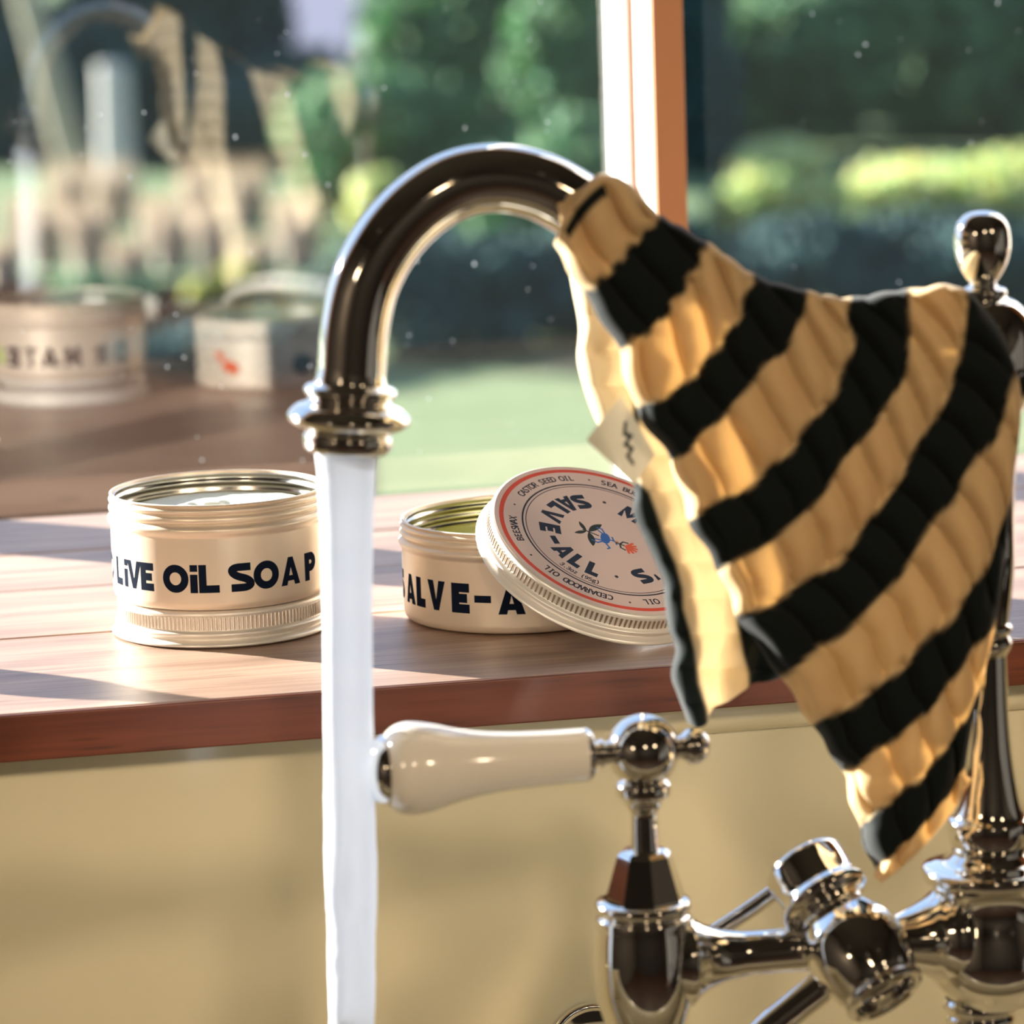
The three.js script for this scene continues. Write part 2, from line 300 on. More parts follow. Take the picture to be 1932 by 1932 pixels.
// ---------------------------------------------------------------- running water
{
  const edges = [[846, 595, 713], [900, 600, 709], [1000, 605, 705], [1100, 608, 703], [1200, 610, 703], [1350, 611, 704], [1450, 612, 707], [1560, 612, 709], [1640, 614, 713], [1720, 617, 711], [1800, 619, 709], [1932, 622, 707], [2200, 628, 704], [3000, 640, 696]];
  const at = (y) => { let i = 0; while (i < edges.length - 2 && edges[i + 1][0] < y) i++; const a = edges[i], b = edges[i + 1], t = smooth(0, 1, clamp((y - a[0]) / (b[0] - a[0]))); return [lerp(a[1], b[1], t), lerp(a[2], b[2], t)]; };
  const g = sheet((u, v) => {
    const py = 846 + v * 2100, [l, r] = at(py), c = fz((l + r) / 2, py), w = (r - l) / 2 * pxAt(c), a = u * Math.PI * 2;
    const wob = 1 + 0.045 * smooth(1250, 1700, py) * fbm(Math.cos(a) * 1.6 + 4, py * 0.016, Math.sin(a) * 1.6) * 2 + 0.03 * fbm(Math.cos(a) * 3, py * 0.004, Math.sin(a) * 3);
    return { p: V(c.x - Math.sin(a) * w * wob, c.y, c.z + Math.cos(a) * w * 0.9 * wob) };
  }, 48, 320);
  const water = mesh('water_stream', g, phys({ color: lin(0.64, 0.68, 0.75), roughness: 0.7, transmission: 0.45, thickness: 0, ior: 1.33, side: THREE.DoubleSide }));
  tag(water, 'white aerated stream of water falling from the chrome spout into the sink', 'water');
}

// ---------------------------------------------------------------- lettering drawn as strokes in a bold geometric style
function glyph(c, ch, x, y, w, h, t) {                 // box with its lower left at (x, y), stroke t
  c.lineWidth = t; c.lineCap = 'butt'; c.lineJoin = 'miter'; c.beginPath();
  const X = (u) => x + u * w, Y = (v) => y - v * h, a = t / 2 / w, b = t / 2 / h;
  const poly = (pts) => { pts.forEach(([u, v], i) => (i ? c.lineTo(X(u), Y(v)) : c.moveTo(X(u), Y(v)))); };
  const fill = (pts) => { c.save(); c.beginPath(); poly(pts); c.closePath(); c.fill(); c.restore(); };
  if (ch === 'O') { c.ellipse(X(0.5), Y(0.5), w / 2 - t / 2, h / 2 - t / 2, 0, 0, 7); c.stroke(); }
  else if (ch === 'L') { poly([[a, 1], [a, b], [1, b]]); c.stroke(); }
  else if (ch === 'i') { poly([[0.5, 0], [0.5, 0.66]]); poly([[0.5, 0.76], [0.5, 1]]); c.stroke(); }
  else if (ch === 'V') { const k = t * 0.95 / w; fill([[0, 1], [k, 1], [0.5, 0.36], [1 - k, 1], [1, 1], [0.5 + k * 0.42, 0], [0.5 - k * 0.42, 0]]); }
  else if (ch === 'E') { poly([[1, 1 - b], [a, 1 - b], [a, b], [1, b]]); poly([[a, 0.5], [0.88, 0.5]]); c.stroke(); }
  else if (ch === 'A') { const k = t * 0.95 / w; fill([[0, 0], [0.5 - k * 0.42, 1], [0.5 + k * 0.42, 1], [1, 0], [1 - k, 0], [0.5, 0.64], [k, 0]]); c.beginPath(); poly([[0.24, 0.25], [0.76, 0.25]]); c.lineWidth = t * 0.7; c.stroke(); }
  else if (ch === 'P') { c.beginPath(); poly([[a, 0], [a, 1]]); c.stroke(); c.beginPath(); c.moveTo(X(a), Y(1 - b)); c.lineTo(X(0.5), Y(1 - b)); c.ellipse(X(0.5), Y(0.66), 0.5 * w - t / 2, 0.34 * h - t / 2, 0, -Math.PI / 2, Math.PI / 2); c.lineTo(X(a), Y(0.32 + b)); c.stroke(); }
  else if (ch === 'S') { c.moveTo(X(0.93), Y(1 - b)); c.lineTo(X(0.42), Y(1 - b)); c.bezierCurveTo(X(-0.08), Y(1 - b), X(-0.02), Y(0.62), X(0.5), Y(0.5)); c.bezierCurveTo(X(1.06), Y(0.38), X(1.05), Y(b), X(0.55), Y(b)); c.lineTo(X(0.03), Y(b)); c.stroke(); }
  else if (ch === '-') { poly([[0.02, 0.5], [0.98, 0.5]]); c.stroke(); }
  else if (ch === "'") { fill([[0.3, 1], [0.75, 1], [0.5, 0.62], [0.3, 0.62]]); }
  else if (ch === 'M') { const k = t * 0.85 / w; fill([[0, 0], [0.1, 1], [0.1 + k, 1], [0.5, 0.42], [0.9 - k, 1], [0.9, 1], [1, 0], [1 - k, 0], [0.86, 0.58], [0.5, 0.05], [0.14, 0.58], [k, 0]]); }
  else { c.font = `bold ${h * 1.38}px sans-serif`; c.textAlign = 'center'; c.textBaseline = 'alphabetic'; c.fillText(ch, X(0.5), y); }
}
const INK = '#101c2c';

// ---------------------------------------------------------------- tins
const tinBodyProfile = (R, H, dy) => {                 // [r, h] outside, from the foot to the rolled lip; dy = pitch of the thread
  const t = H;
  return [[R * 0.9, 0], [R - 0.0035, 0.0002], [R - 0.0012, 0.001], [R - 0.0002, 0.0028], [R, 0.005], [R, t - 3.55 * dy], [R, t - 3.25 * dy], [R + 0.0002, t - 3.1 * dy], [R + 0.0010, t - 2.75 * dy], [R + 0.0012, t - 2.45 * dy], [R + 0.0003, t - 2.1 * dy], [R - 0.0004, t - 1.95 * dy],
    [R + 0.0003, t - 1.75 * dy], [R + 0.0006, t - 1.5 * dy], [R + 0.0002, t - 1.2 * dy], [R - 0.0006, t - 1.02 * dy], [R + 0.0002, t - 0.8 * dy], [R + 0.0004, t - 0.6 * dy], [R - 0.0002, t - 0.38 * dy], [R - 0.0010, t - 0.24 * dy], [R - 0.0006, t - 0.16 * dy], [R, t - 0.08 * dy], [R - 0.0003, t], [R - 0.0012, t], [R - 0.0016, t - 0.001]];
};
function tinBody(R, H, dy, [map, mask]) {
  const prof = refine(tinBodyProfile(R, H, dy), 5), g = new THREE.LatheGeometry(prof, 160);
  const uv = g.attributes.uv, p = g.attributes.position;
  for (let i = 0; i < uv.count; i++) uv.setY(i, p.getY(i) / H);
  const m = M.tin.clone(); m.map = map; m.color.setRGB(1, 1, 1); m.roughnessMap = m.metalnessMap = mask; m.roughness = m.metalness = 1;
  return [g, m];
}
// print on a tin: the colours, and a mask in which bare satin metal is smoother and more metallic than the matt ink
function printed(draw) {
  const map = canvasTexture(2048, 512, (c, w, h) => draw(c, w, h, '#e3d3bf', '#131b2b'));
  const mask = canvasTexture(2048, 512, (c, w, h) => draw(c, w, h, 'rgb(0,97,102)', 'rgb(0,242,0)', 'rgb(0,242,0)')); mask.colorSpace = THREE.NoColorSpace;
  return [map, mask];
}
function addTin(name, label, P, turn, R, H, dy, map, extra) {
  const t = thing(name, label, 'tin', P); t.rotation.y = turn;
  const [g, m] = tinBody(R, H, dy, map); mesh('body', g, m, t);
  mesh('inside', lathe([[0, 0.0012], [R - 0.004, 0.0012], [R - 0.002, 0.003], [R - 0.0017, 0.006], [R - 0.0017, H - 3.3 * dy], [R - 0.0006, H - 2.6 * dy], [R - 0.0014, H - 2.1 * dy], [R - 0.0010, H - 1.6 * dy], [R - 0.0022, H - 1.1 * dy], [R - 0.0014, H - 0.7 * dy], [R - 0.0022, H - 0.3 * dy], [R - 0.0017, H - 0.001]], 120, 5), M.tinShiny, t);
  return t;
}
// screw lid, top face at height T: skirt with knurled band, groove, bead and rolled flange
function addLid(name, label, R, T) {
  const t = thing(name, label, 'lid');
  const w = R - 0.0012;
  mesh('skirt', lathe([[0, T - 0.0009], [w - 0.002, T - 0.0009, 1], [w - 0.0016, 0.001, 1], [w - 0.0004, 0.0004], [R + 0.0006, 0.0002], [R + 0.0016, 0.0009], [R + 0.0012, 0.0018], [R + 0.0001, 0.0024], [w, 0.0030], [w + 0.0002, 0.0036], [R, 0.0046], [R, 0.0056], [w - 0.0002, 0.0064], [w - 0.0004, 0.0068], [w - 0.0004, T - 0.0024], [w, T - 0.0016], [w - 0.0004, T - 0.0006], [w - 0.0016, T, 1], [w - 0.0022, T - 0.0002, 1], [0, T - 0.0002]], 200, 5), M.tin, t);
  const list = [], n = 150, y0 = 0.0069, y1 = T - 0.0025;
  for (let i = 0; i < n; i++) { const a = (i + 0.5) / n * Math.PI * 2, g = new THREE.CylinderGeometry(0.00055, 0.00055, y1 - y0, 6, 1); g.rotateY(0); g.translate(0, (y0 + y1) / 2, w - 0.0003); g.rotateY(a); list.push(g); }
  const kn = mesh('knurled_band', merge(list), M.tinShiny, t); kn.userData.kind = 'stuff';
  return t;
}

// olive oil soap tin standing on its own lid
const oliveP = onY(422, 1182, CT);
const faceTurn = (P) => Math.atan2(EYE.x - P.x, EYE.z - P.z);
{
  const T = 0.0145, lid = addLid('tin_lid', 'silver screw lid with a knurled band lying under the olive oil soap tin', 0.0435, T);
  lid.position.set(oliveP.x, CT + 0.0001, oliveP.z);
  const Rb = 0.0437, H = 0.0430;
  const map = printed((c, w, h, BG, K, inks) => {
    c.fillStyle = BG; c.fillRect(0, 0, w, h); c.fillStyle = c.strokeStyle = K;
    const hy = h * (1 - 0.0080 / H), px = w / 360, gh = 0.0113 / H * h, sx = (w / (2 * Math.PI * Rb)) / (h / H);   // horizontal px per vertical px of real length
    const put = (ch, deg, wd) => { c.save(); c.translate(w / 2 + deg * px, 0); c.scale(sx, 1); glyph(c, ch, -wd * gh / 2, hy, wd * gh, gh, gh * 0.27); c.restore(); };
    put('O', -87, 1); put('L', -69.5, 0.62); put('i', -61, 0.3); put('V', -53.5, 0.82); put('E', -43.5, 0.62);
    put('O', -25.7, 0.98); put('i', -15.6, 0.3); put('L', -7.6, 0.72); put('S', 9.3, 0.78); put('O', 23, 0.98); put('A', 38, 0.86); put('P', 53.5, 0.68);
    [['D', 150], ['R', 166], ['M', 188], ['A', 205], ['T', 220], ['E', 237]].forEach(([ch, d]) => { put(ch, d > 180 ? d - 360 : d, 0.9); });
    c.fillStyle = inks ?? '#8fae3c'; c.beginPath(); c.ellipse(w / 2 + (253 - 360) * px, hy - gh * 0.5, gh * 0.3 * sx, gh * 0.5, 0.3, 0, 7); c.fill();
  });
  const P = V(oliveP.x, CT + T, oliveP.z);
  const tin = addTin('soap_tin', 'round silver tin printed with dark letters OLIVE OIL SOAP, standing open on its lid', P, Math.PI + faceTurn(P) + 0.02, Rb, H, 0.0041, map);
  const soap = mesh('soap', lathe([[0, 0.0052 - 0.0030], [0.038, 0.0022], [0.0402, 0.004], [0.0408, 0.008], [0.0408, 0.031], [0.0400, 0.0335], [0.0375, 0.0347], [0.030, 0.0352], [0.018, 0.0354], [0.011, 0.0352], [0.0085, 0.0340], [0.006, 0.0334], [0.003, 0.0345], [0, 0.0347]], 96, 5), phys({ color: lin(0.66, 0.69, 0.60), roughness: 0.55, sheen: 0.2 }));
  soap.position.copy(P);
  const sp = soap.geometry.attributes.position, lo = V();
  for (let i = 0; i < sp.count; i++) { lo.fromBufferAttribute(sp, i); if (lo.y > 0.0325) { const r = Math.hypot(lo.x, lo.z), a = Math.atan2(lo.z, lo.x); sp.setY(i, lo.y + 0.0006 * fbm(lo.x * 160, lo.z * 160, 3) + (r > 0.004 && r < 0.017 ? -0.0014 * Math.max(0, Math.sin(a * 5 + 0.6)) * smooth(0.017, 0.012, r) : 0)); } }
  soap.geometry.computeVertexNormals();
  tag(soap, 'pale cake of soap with a pressed-in mark, sitting inside the olive oil soap tin', 'soap');
}

// salve tin and the lid that leans on it
const salveP = onY(984, 1155, CT);
{
  const Rb = 0.0480, H = 0.0410;
  const map = printed((c, w, h, BG, K, inks) => {
    c.fillStyle = BG; c.fillRect(0, 0, w, h); c.fillStyle = c.strokeStyle = K;
    const hy = h * (1 - 0.0088 / H), px = w / 360, gh = 0.0121 / H * h, sx = (w / (2 * Math.PI * Rb)) / (h / H);
    const put = (ch, deg, wd) => { c.save(); c.translate(w / 2 + deg * px, 0); c.scale(sx, 1); glyph(c, ch, -wd * gh / 2, hy, wd * gh, gh, gh * (ch === '-' ? 0.24 : 0.3)); c.restore(); };
    put('S', -84, 0.62); put('A', -68, 0.8); put('L', -57, 0.55); put('V', -45, 0.82); put('E', -30.3, 0.68); put('-', -18.6, 0.6); put('A', -4.5, 0.9); put('L', 14, 0.56); put('L', 26, 0.56);
    const ob = (d, y, rx, ry, a) => { c.beginPath(); c.ellipse(w / 2 + d * px, hy - gh * y, gh * rx * sx, gh * ry, a, 0, 7); c.fill(); };
    c.fillStyle = inks ?? '#d2582e'; ob(-128, 0.45, 0.42, 0.34, 0.5); ob(-119, 0.95, 0.3, 0.2, 0.5); c.fillStyle = K; ob(180.5, 0.5, 0.5, 0.5, 0); ob(-179, 0.5, 0.5, 0.5, 0);
  });
  addTin('salve_tin', 'round silver tin lettered SALVE-ALL, open, with the printed lid leaning on its rim', salveP, Math.PI + faceTurn(salveP), Rb, H, 0.0036, map);
  const salve = mesh('salve', lathe([[0, 0.002], [0.043, 0.002], [0.0456, 0.005], [0.0456, 0.0300], [0.0448, 0.0307], [0.030, 0.0301], [0, 0.0299]], 96, 5), phys({ color: lin(0.52, 0.52, 0.09), roughness: 0.3, clearcoat: 0.5 }));
  salve.position.copy(salveP); tag(salve, 'olive green salve filling the open salve tin', 'salve');
  // lid pose: face turned towards the viewer, lower edge on the wood, upper part over the rim of the tin
  const px = [1146, 1019.6], vd = sight(...px), wv = vd.clone().negate().normalize(), rl = RT.clone().addScaledVector(wv, -RT.dot(wv)).normalize(), ul = wv.clone().cross(rl);
  const ph = THREE.MathUtils.degToRad(21.6), e1 = rl.clone().multiplyScalar(Math.cos(ph)).addScaledVector(ul, -Math.sin(ph)), m = rl.clone().multiplyScalar(Math.sin(ph)).addScaledVector(ul, Math.cos(ph));
  const n = m.clone().multiplyScalar(Math.sin(THREE.MathUtils.degToRad(57.2))).addScaledVector(wv, 0.542).normalize();
  const T = 0.0132, RL = 0.0493, Z = 1.598;
  const lid = addLid('tin_lid', 'round printed lid with an orange ring and SALVE-ALL lettering, leaning against the salve tin', RL, T);
  const c0 = EYE.clone().addScaledVector(vd, Z).addScaledVector(n, -T);
  lid.quaternion.setFromRotationMatrix(new THREE.Matrix4().makeBasis(e1, n, e1.clone().cross(n)));
  lid.position.copy(c0);
  const lowest = c0.y - (RL + 0.0016) * Math.sqrt(1 - n.y * n.y);
  lid.position.y += CT + 0.0002 - lowest - 0.0004;
  const RF = RL - 0.0024, face = new THREE.CircleGeometry(RF, 128); face.rotateX(-Math.PI / 2); face.translate(0, T + 0.00002, 0);
  const RR = 1020 / 4.83 * Z / FOCAL;                       // radius of the orange ring
  const tex = canvasTexture(2048, 2048, (c, w) => {
    c.fillStyle = '#d3bbae'; c.fillRect(0, 0, w, w); c.translate(w / 2, w / 2);
    const k = w / 2 / RF, R1 = RR * k;
    const ring = (r, lw, col) => { c.strokeStyle = col; c.lineWidth = lw * R1; c.beginPath(); c.arc(0, 0, r * R1, 0, 7); c.stroke(); };
    ring(0.992, 0.042, '#d0482a'); ring(0.795, 0.016, '#17141a'); ring(0.763, 0.008, '#17141a');
    c.fillStyle = c.strokeStyle = INK;
    const pos = (deg, r) => { const a = deg * Math.PI / 180; c.translate(Math.cos(a) * r * R1, -Math.sin(a) * r * R1); return a; };
    const around = (str, a0, a1, r, h, inward) => {           // letters from a0 to a1 (degrees), tops outward unless inward
      const L = [...str];
      L.forEach((ch, i) => { const d = lerp(a0, a1, L.length > 1 ? i / (L.length - 1) : 0); c.save(); const a = pos(d, r); c.rotate(inward ? -a - Math.PI / 2 : Math.PI / 2 - a); c.font = `${h * R1 * 1.36}px sans-serif`; c.textAlign = 'center'; c.lineWidth = h * R1 * 0.09; c.strokeStyle = '#2b2228'; c.fillStyle = '#2b2228'; c.fillText(ch, 0, h * R1 / 2); c.strokeText(ch, 0, h * R1 / 2); c.restore(); });
    };
    around('BEESWAX', 216, 196, 0.885, 0.068); around('CASTOR SEED OIL', 169, 125.5, 0.885, 0.068); around('SEA BUCKTHORN OIL', 104.5, 50, 0.885, 0.068); around('CEDARWOOD OIL', 284, 243, 0.885, 0.068); around('OIL', 313, 306, 0.885, 0.068);
    around('3.3oz (95g)', 246, 275, 0.705, 0.05, true);
    const dot = (d, r, s) => { c.save(); pos(d, r); c.fillStyle = '#2b2228'; c.beginPath(); c.arc(0, 0, s * R1, 0, 7); c.fill(); c.restore(); };
    dot(182, 0.885, 0.011); dot(113.5, 0.885, 0.011); dot(230.5, 0.9, 0.011); dot(295.4, 0.905, 0.011); dot(105, 0.57, 0.018); dot(291, 0.55, 0.018);
    const big = (ch, d, wd, inward, h = 0.2) => { c.save(); const a = pos(d, 0.54); c.rotate(inward ? -a - Math.PI / 2 : Math.PI / 2 - a); c.fillStyle = c.strokeStyle = INK; const H = h * R1; glyph(c, ch, -wd * H / 2, H / 2, wd * H, H, H * 0.28); c.restore(); };
    big('S', 130, 0.7, true); big('A', 146, 0.82, true); big('L', 161, 0.6, true); big('V', 177, 0.84, true); big('E', 199, 0.64, true); big('-', 217, 0.6, true); big('A', 234, 0.84, true); big('L', 251, 0.6, true); big('L', 268, 0.6, true);
    big('M', 78, 0.95, false); big('S', 319, 0.7, false); big("'", 332, 0.5, false);
    // emblem: four-leaved plant, blue rider figure, dark bud and orange blossom, upright towards +x
    c.rotate(Math.PI / 2); const E = R1 * 0.01;
    const leaf = (x, y, l, wd, a, col) => { c.save(); c.translate(x * E, y * E); c.rotate(a); c.fillStyle = col; c.beginPath(); c.moveTo(0, 0); c.quadraticCurveTo(l * 0.5 * E, -wd * E, l * E, 0); c.quadraticCurveTo(l * 0.5 * E, wd * 0.7 * E, 0, 0); c.fill(); c.restore(); };
    const G = '#20281c'; c.fillStyle = c.strokeStyle = G; c.lineWidth = 1.5 * E;
    const ln = (...p) => { c.beginPath(); p.forEach(([x, y], i) => (i ? c.lineTo(x * E, y * E) : c.moveTo(x * E, y * E))); c.stroke(); };
    ln([0, 24], [0, 8]); leaf(0, 18, 21, 8, -0.42, G); leaf(0, 18, 21, 8, Math.PI + 0.42, G); leaf(0, 20, 14, 5, 0.75, G); leaf(0, 20, 14, 5, Math.PI - 0.75, G);
    c.fillStyle = c.strokeStyle = '#2f5fa8'; c.beginPath(); c.ellipse(0, 2 * E, 8 * E, 4.6 * E, -0.25, 0, 7); c.fill(); c.lineWidth = 1.7 * E;
    ln([-7, 4], [-12, 8], [-11, 13]); ln([-5, 5], [-8, 11]); ln([6, 3], [11, 7], [10, 13]); ln([5, 4], [7, 11]); ln([7, 0], [12, -5], [15, -3]); ln([0, -1], [-1, -7], [3, -10]); ln([-1, -6], [-6, -3]);
    c.fillStyle = '#c98a52'; c.beginPath(); c.arc(-1 * E, -9 * E, 1.9 * E, 0, 7); c.fill();
    c.strokeStyle = G; ln([0, -8], [0, -19]); ln([0, -12], [-5, -14], [-6, -19]); ln([0, -12], [5, -14], [6, -19]);
    c.strokeStyle = '#d85b34'; c.lineWidth = 2.6 * E; for (const a of [-1.1, -0.66, -0.22, 0.22, 0.66, 1.1]) ln([0, -18], [Math.sin(a) * 10, -18 - Math.cos(a) * 11]);
    leaf(0, -16, 7, 5, -Math.PI / 2, '#d85b34');
  });
  mesh('label', face, phys({ map: tex, roughness: 0.6, specularIntensity: 0.3 }), lid);
}

// ---------------------------------------------------------------- striped cloth draped over the spout
{
  const B = [
    [[1046, 462], [1066, 415], [1098, 368], [1138, 340], [1185, 360], [1238, 412]],
    [[1098, 548], [1140, 520], [1190, 470], [1220, 435], [1242, 414]],
    [[1165, 655], [1220, 630], [1270, 570], [1310, 520], [1334, 470]],
    [[1200, 772], [1270, 740], [1340, 670], [1395, 600], [1420, 528]],
    [[1265, 868], [1350, 800], [1440, 700], [1495, 640], [1522, 556]],
    [[1300, 980], [1400, 925], [1500, 840], [1570, 740], [1610, 650], [1604, 574]],
    [[1356, 1076], [1440, 1030], [1530, 960], [1610, 850], [1690, 740], [1715, 640], [1712, 558]],
    [[1396, 1170], [1500, 1115], [1590, 1050], [1680, 930], [1750, 820], [1808, 690], [1824, 558]],
    [[1470, 1273], [1580, 1205], [1680, 1110], [1770, 980], [1840, 870], [1895, 780], [1922, 716]],
    [[1535, 1372], [1640, 1305], [1740, 1215], [1830, 1120], [1885, 1010], [1908, 945]],
    [[1590, 1458], [1680, 1400], [1760, 1330], [1830, 1240], [1880, 1172]],
    [[1620, 1557], [1690, 1500], [1760, 1440], [1810, 1380], [1846, 1312]],
    [[1650, 1642], [1702, 1597], [1750, 1545], [1790, 1498], [1822, 1446]],
    [[1660, 1668], [1712, 1627], [1754, 1585], [1800, 1527], [1834, 1470]]];
  const curves = B.map((b) => new THREE.CatmullRomCurve3(b.map(([x, y]) => V(x, y, 0)), false, 'centripetal'));
  const NV = B.length - 1, cache = new Map();
  const row = (k, s) => { const key = k * 1000 + Math.round(s * 900); if (!cache.has(key)) cache.set(key, curves[k].getPointAt(clamp(s))); return cache.get(key); };
  const pix = (s, v) => {
    const k = Math.min(NV - 1, Math.floor(v)), t = v - k, p = [-1, 0, 1, 2].map((d) => row(clamp(k + d, 0, NV), s));
    const cr = (a, b, c, d) => 0.5 * (2 * b + (c - a) * t + (2 * a - 5 * b + 4 * c - d) * t * t + (3 * b - a - 3 * c + d) * t * t * t);
    return [cr(p[0].x, p[1].x, p[2].x, p[3].x), cr(p[0].y, p[1].y, p[2].y, p[3].y)];
  };
  const AMBER_LIT_CREAM = [0.69, 0.51, 0.275], BLACK = [0.003, 0.007, 0.007];  // cream carries the amber of light shining through the cloth
  const stripe = (v) => { const e = 0.03, k = Math.floor(v), f = v - k; let t = k % 2; if (f < e && k > 0) t = lerp((k - 1) % 2, t, 0.5 + f / e / 2); if (f > 1 - e && k < NV - 1) t = lerp(t, (k + 1) % 2, 0.5 - (1 - f) / e / 2); return AMBER_LIT_CREAM.map((c, i) => lerp(c, BLACK[i], t)); };
  const mat = phys({ vertexColors: true, roughness: 0.95, specularIntensity: 0.25, transmission: 0.45, thickness: 0, sheen: 0.03, sheenRoughness: 0.5, sheenColor: lin(0.9, 0.95, 1), side: THREE.DoubleSide });
  const cloth = thing('striped_dishcloth', 'puckered cream and black striped dishcloth hanging over the chrome spout', 'dishcloth', onZ(1500, 600, ZF));
  const puff = (s, v, len) => {                       // pillows between rows of gathering stitches
    const k = Math.floor(v), cells = Math.max(1.5, len / 78), ph = 0.35 * Math.sin(k * 2.3) + 0.12 * Math.sin(v * 2.1);
    const a = Math.abs(Math.sin(Math.PI * (s * cells + ph))), b = Math.abs(Math.sin(Math.PI * (v - k)));
    return Math.pow(a, 0.55) * (0.55 + 0.45 * Math.pow(b, 0.6));
  };
  const lens = curves.map((c) => c.getLength());
  const frontZ = (s, v, x, y) => {
    const len = lerp(lens[Math.floor(v)], lens[Math.min(NV, Math.floor(v) + 1)], v % 1);
    let z = ZF + 0.0165 + 0.007 * smooth(1550, 1850, x) * smooth(950, 560, y);
    z += 0.0066 * puff(s, v, len) + 0.004 * Math.sin(s * 5 + v * 0.5) * smooth(700, 1200, y) + 0.003 * fbm(x * 0.006, y * 0.006, 2);
    const e = s * len; z -= 0.012 * Math.pow(clamp(1 - e / 34), 2);            // edges turn back
    const e2 = (1 - s) * len; if (v > 7.2) z -= 0.006 * Math.pow(clamp(1 - e2 / 30), 2);
    return z;
  };
  const nv = NV * 16;
  part('front_panel', sheet((s, t) => { const v = Math.min(t * NV, NV - 1e-6), [x, y] = pix(s, v); const wob = s < 0.5 ? 4 * Math.sin(v * 7) * (1 - s) : 0; const vw = clamp(v + 0.04 * Math.sin(s * 30 + Math.round(v) * 2.1) + 0.16 * fbm(x * 0.009, y * 0.009, 8, 3), 0, NV - 1e-6); return { p: onZ(x + wob, y, frontZ(s, v, x, y)), c: s > 0.12 && s < 0.56 && v > 0.08 && v < 0.27 ? BLACK : stripe(vw) }; }, 150, nv, 0.0016), mat, cloth);
  // top: the cloth turned over the spout
  const E = [];
  for (let i = 0; i <= 30; i++) { const s = i / 30; E.push([...pix(s, 0), 0.0, s]); }
  for (let i = 1; i <= 140; i++) { const v = i / 140 * 7.75; E.push([...pix(1, v), v, 1]); }
  part('top_fold', sheet((u, t) => {
    const f = u * (E.length - 1), i = Math.min(E.length - 2, Math.floor(f)), a = E[i], b = E[i + 1], k = f - i;
    const x = lerp(a[0], b[0], k), y = lerp(a[1], b[1], k), v = lerp(a[2], b[2], k), s = lerp(a[3], b[3], k), z0 = frontZ(s, v, x, y), z1 = ZF - 0.0175, q = t * Math.PI;
    const fluff = 4 * Math.abs(Math.sin(f * 0.35)) + 3 * Math.sin(f * 0.11);
    return { p: onZ(x + 2 * Math.sin(q), y - (9 + fluff) * Math.sin(q), lerp(z0, z1, (1 - Math.cos(q)) / 2)), c: stripe(Math.min(v, NV - 1e-6)) };
  }, E.length - 1, 14), mat, cloth);
  // back panel hanging behind the spout, seen left of the front one
  const cv = (pts) => new THREE.CatmullRomCurve3(pts.map(([x, y]) => V(x, y, 0)), false, 'centripetal');
  const Lc = cv([[1046, 462], [1070, 500], [1084, 560], [1094, 620], [1091, 680], [1104, 735], [1124, 790], [1150, 840], [1180, 886], [1198, 925], [1196, 965], [1216, 1015], [1238, 1062], [1254, 1105], [1257, 1140], [1264, 1190], [1276, 1225], [1268, 1275], [1282, 1318], [1300, 1366]]);
  const Rc = cv([[1824, 570], [1760, 800], [1640, 1050], [1540, 1200], [1476, 1278]]);
  const Tc = cv(E.filter((_, i) => i % 6 === 0 && E[i][2] <= 7).map((e) => [e[0], e[1]]));
  const Bc = cv([[1300, 1366], [1318, 1373], [1333, 1366], [1344, 1338], [1376, 1322], [1408, 1300], [1420, 1290], [1450, 1286], [1476, 1278]]);
  const bands = [[[430, 1178], [591, 1188], [736, 1195], [905, 1192], [930, 1180]], [[430, 1240], [590, 1236], [800, 1206], [905, 1200], [930, 1226], [975, 1242], [1020, 1256], [1065, 1276], [1110, 1288], [1150, 1290], [1190, 1302], [1230, 1312], [1290, 1318], [1340, 1334], [1380, 1338]],
    [[430, 1300], [590, 1331], [811, 1327], [950, 1345], [1100, 1385], [1180, 1392], [1235, 1402], [1270, 1412], [1380, 1415]], [[430, 1396], [588, 1435], [818, 1497], [1046, 1567], [1300, 1650]],
    [[430, 1520], [587, 1558], [816, 1610], [1044, 1680]], [[520, 1680], [633, 1708], [984, 1831]], [[520, 1775], [632, 1802], [983, 1924]]];
  const lineX = (T, y) => { if (y <= T[0][0]) return T[0][1]; for (let i = 0; i < T.length - 1; i++) if (y < T[i + 1][0]) return lerp(T[i][1], T[i + 1][1], (y - T[i][0]) / (T[i + 1][0] - T[i][0])); return T.at(-1)[1]; };
  const blackR = [[700, 1300], [1000, 1370], [1180, 1390], [1235, 1400], [1270, 1412], [1300, 1412], [1380, 1415]];
  part('back_panel', sheet((u, t) => {
    const T = Tc.getPointAt(u), Bo = Bc.getPointAt(u), l = Lc.getPointAt(t), r = Rc.getPointAt(t), c00 = Tc.getPointAt(0), c10 = Tc.getPointAt(1), c01 = Bc.getPointAt(0), c11 = Bc.getPointAt(1);
    const f = (k) => (1 - t) * T[k] + t * Bo[k] + (1 - u) * l[k] + u * r[k] - ((1 - u) * (1 - t) * c00[k] + u * (1 - t) * c10[k] + (1 - u) * t * c01[k] + u * t * c11[k]);
    const x = f('x'), y = f('y');
    const dl = u * 400, sc = Math.pow(Math.abs(Math.sin(y * 0.047 + 0.4)), 0.6);
    const z = ZF - 0.0175 + 0.003 * sc * smooth(0, 40, dl) * (0.5 + 0.5 * Math.abs(Math.sin(dl * 0.04))) + 0.006 * smooth(800, 1300, y) * Math.sin(u * 9 + 0.8) - 0.006 * Math.pow(clamp(1 - dl / 20), 2);
    const sg = bands.map((T, i) => (i % 2 ? -1 : 1) * smooth(-5, 5, x - lineX(T, y))), k = clamp(y > 930 ? 1 + sg.slice(1).reduce((a, b) => a + b, 0) : sg.reduce((a, b) => a + b, 0));
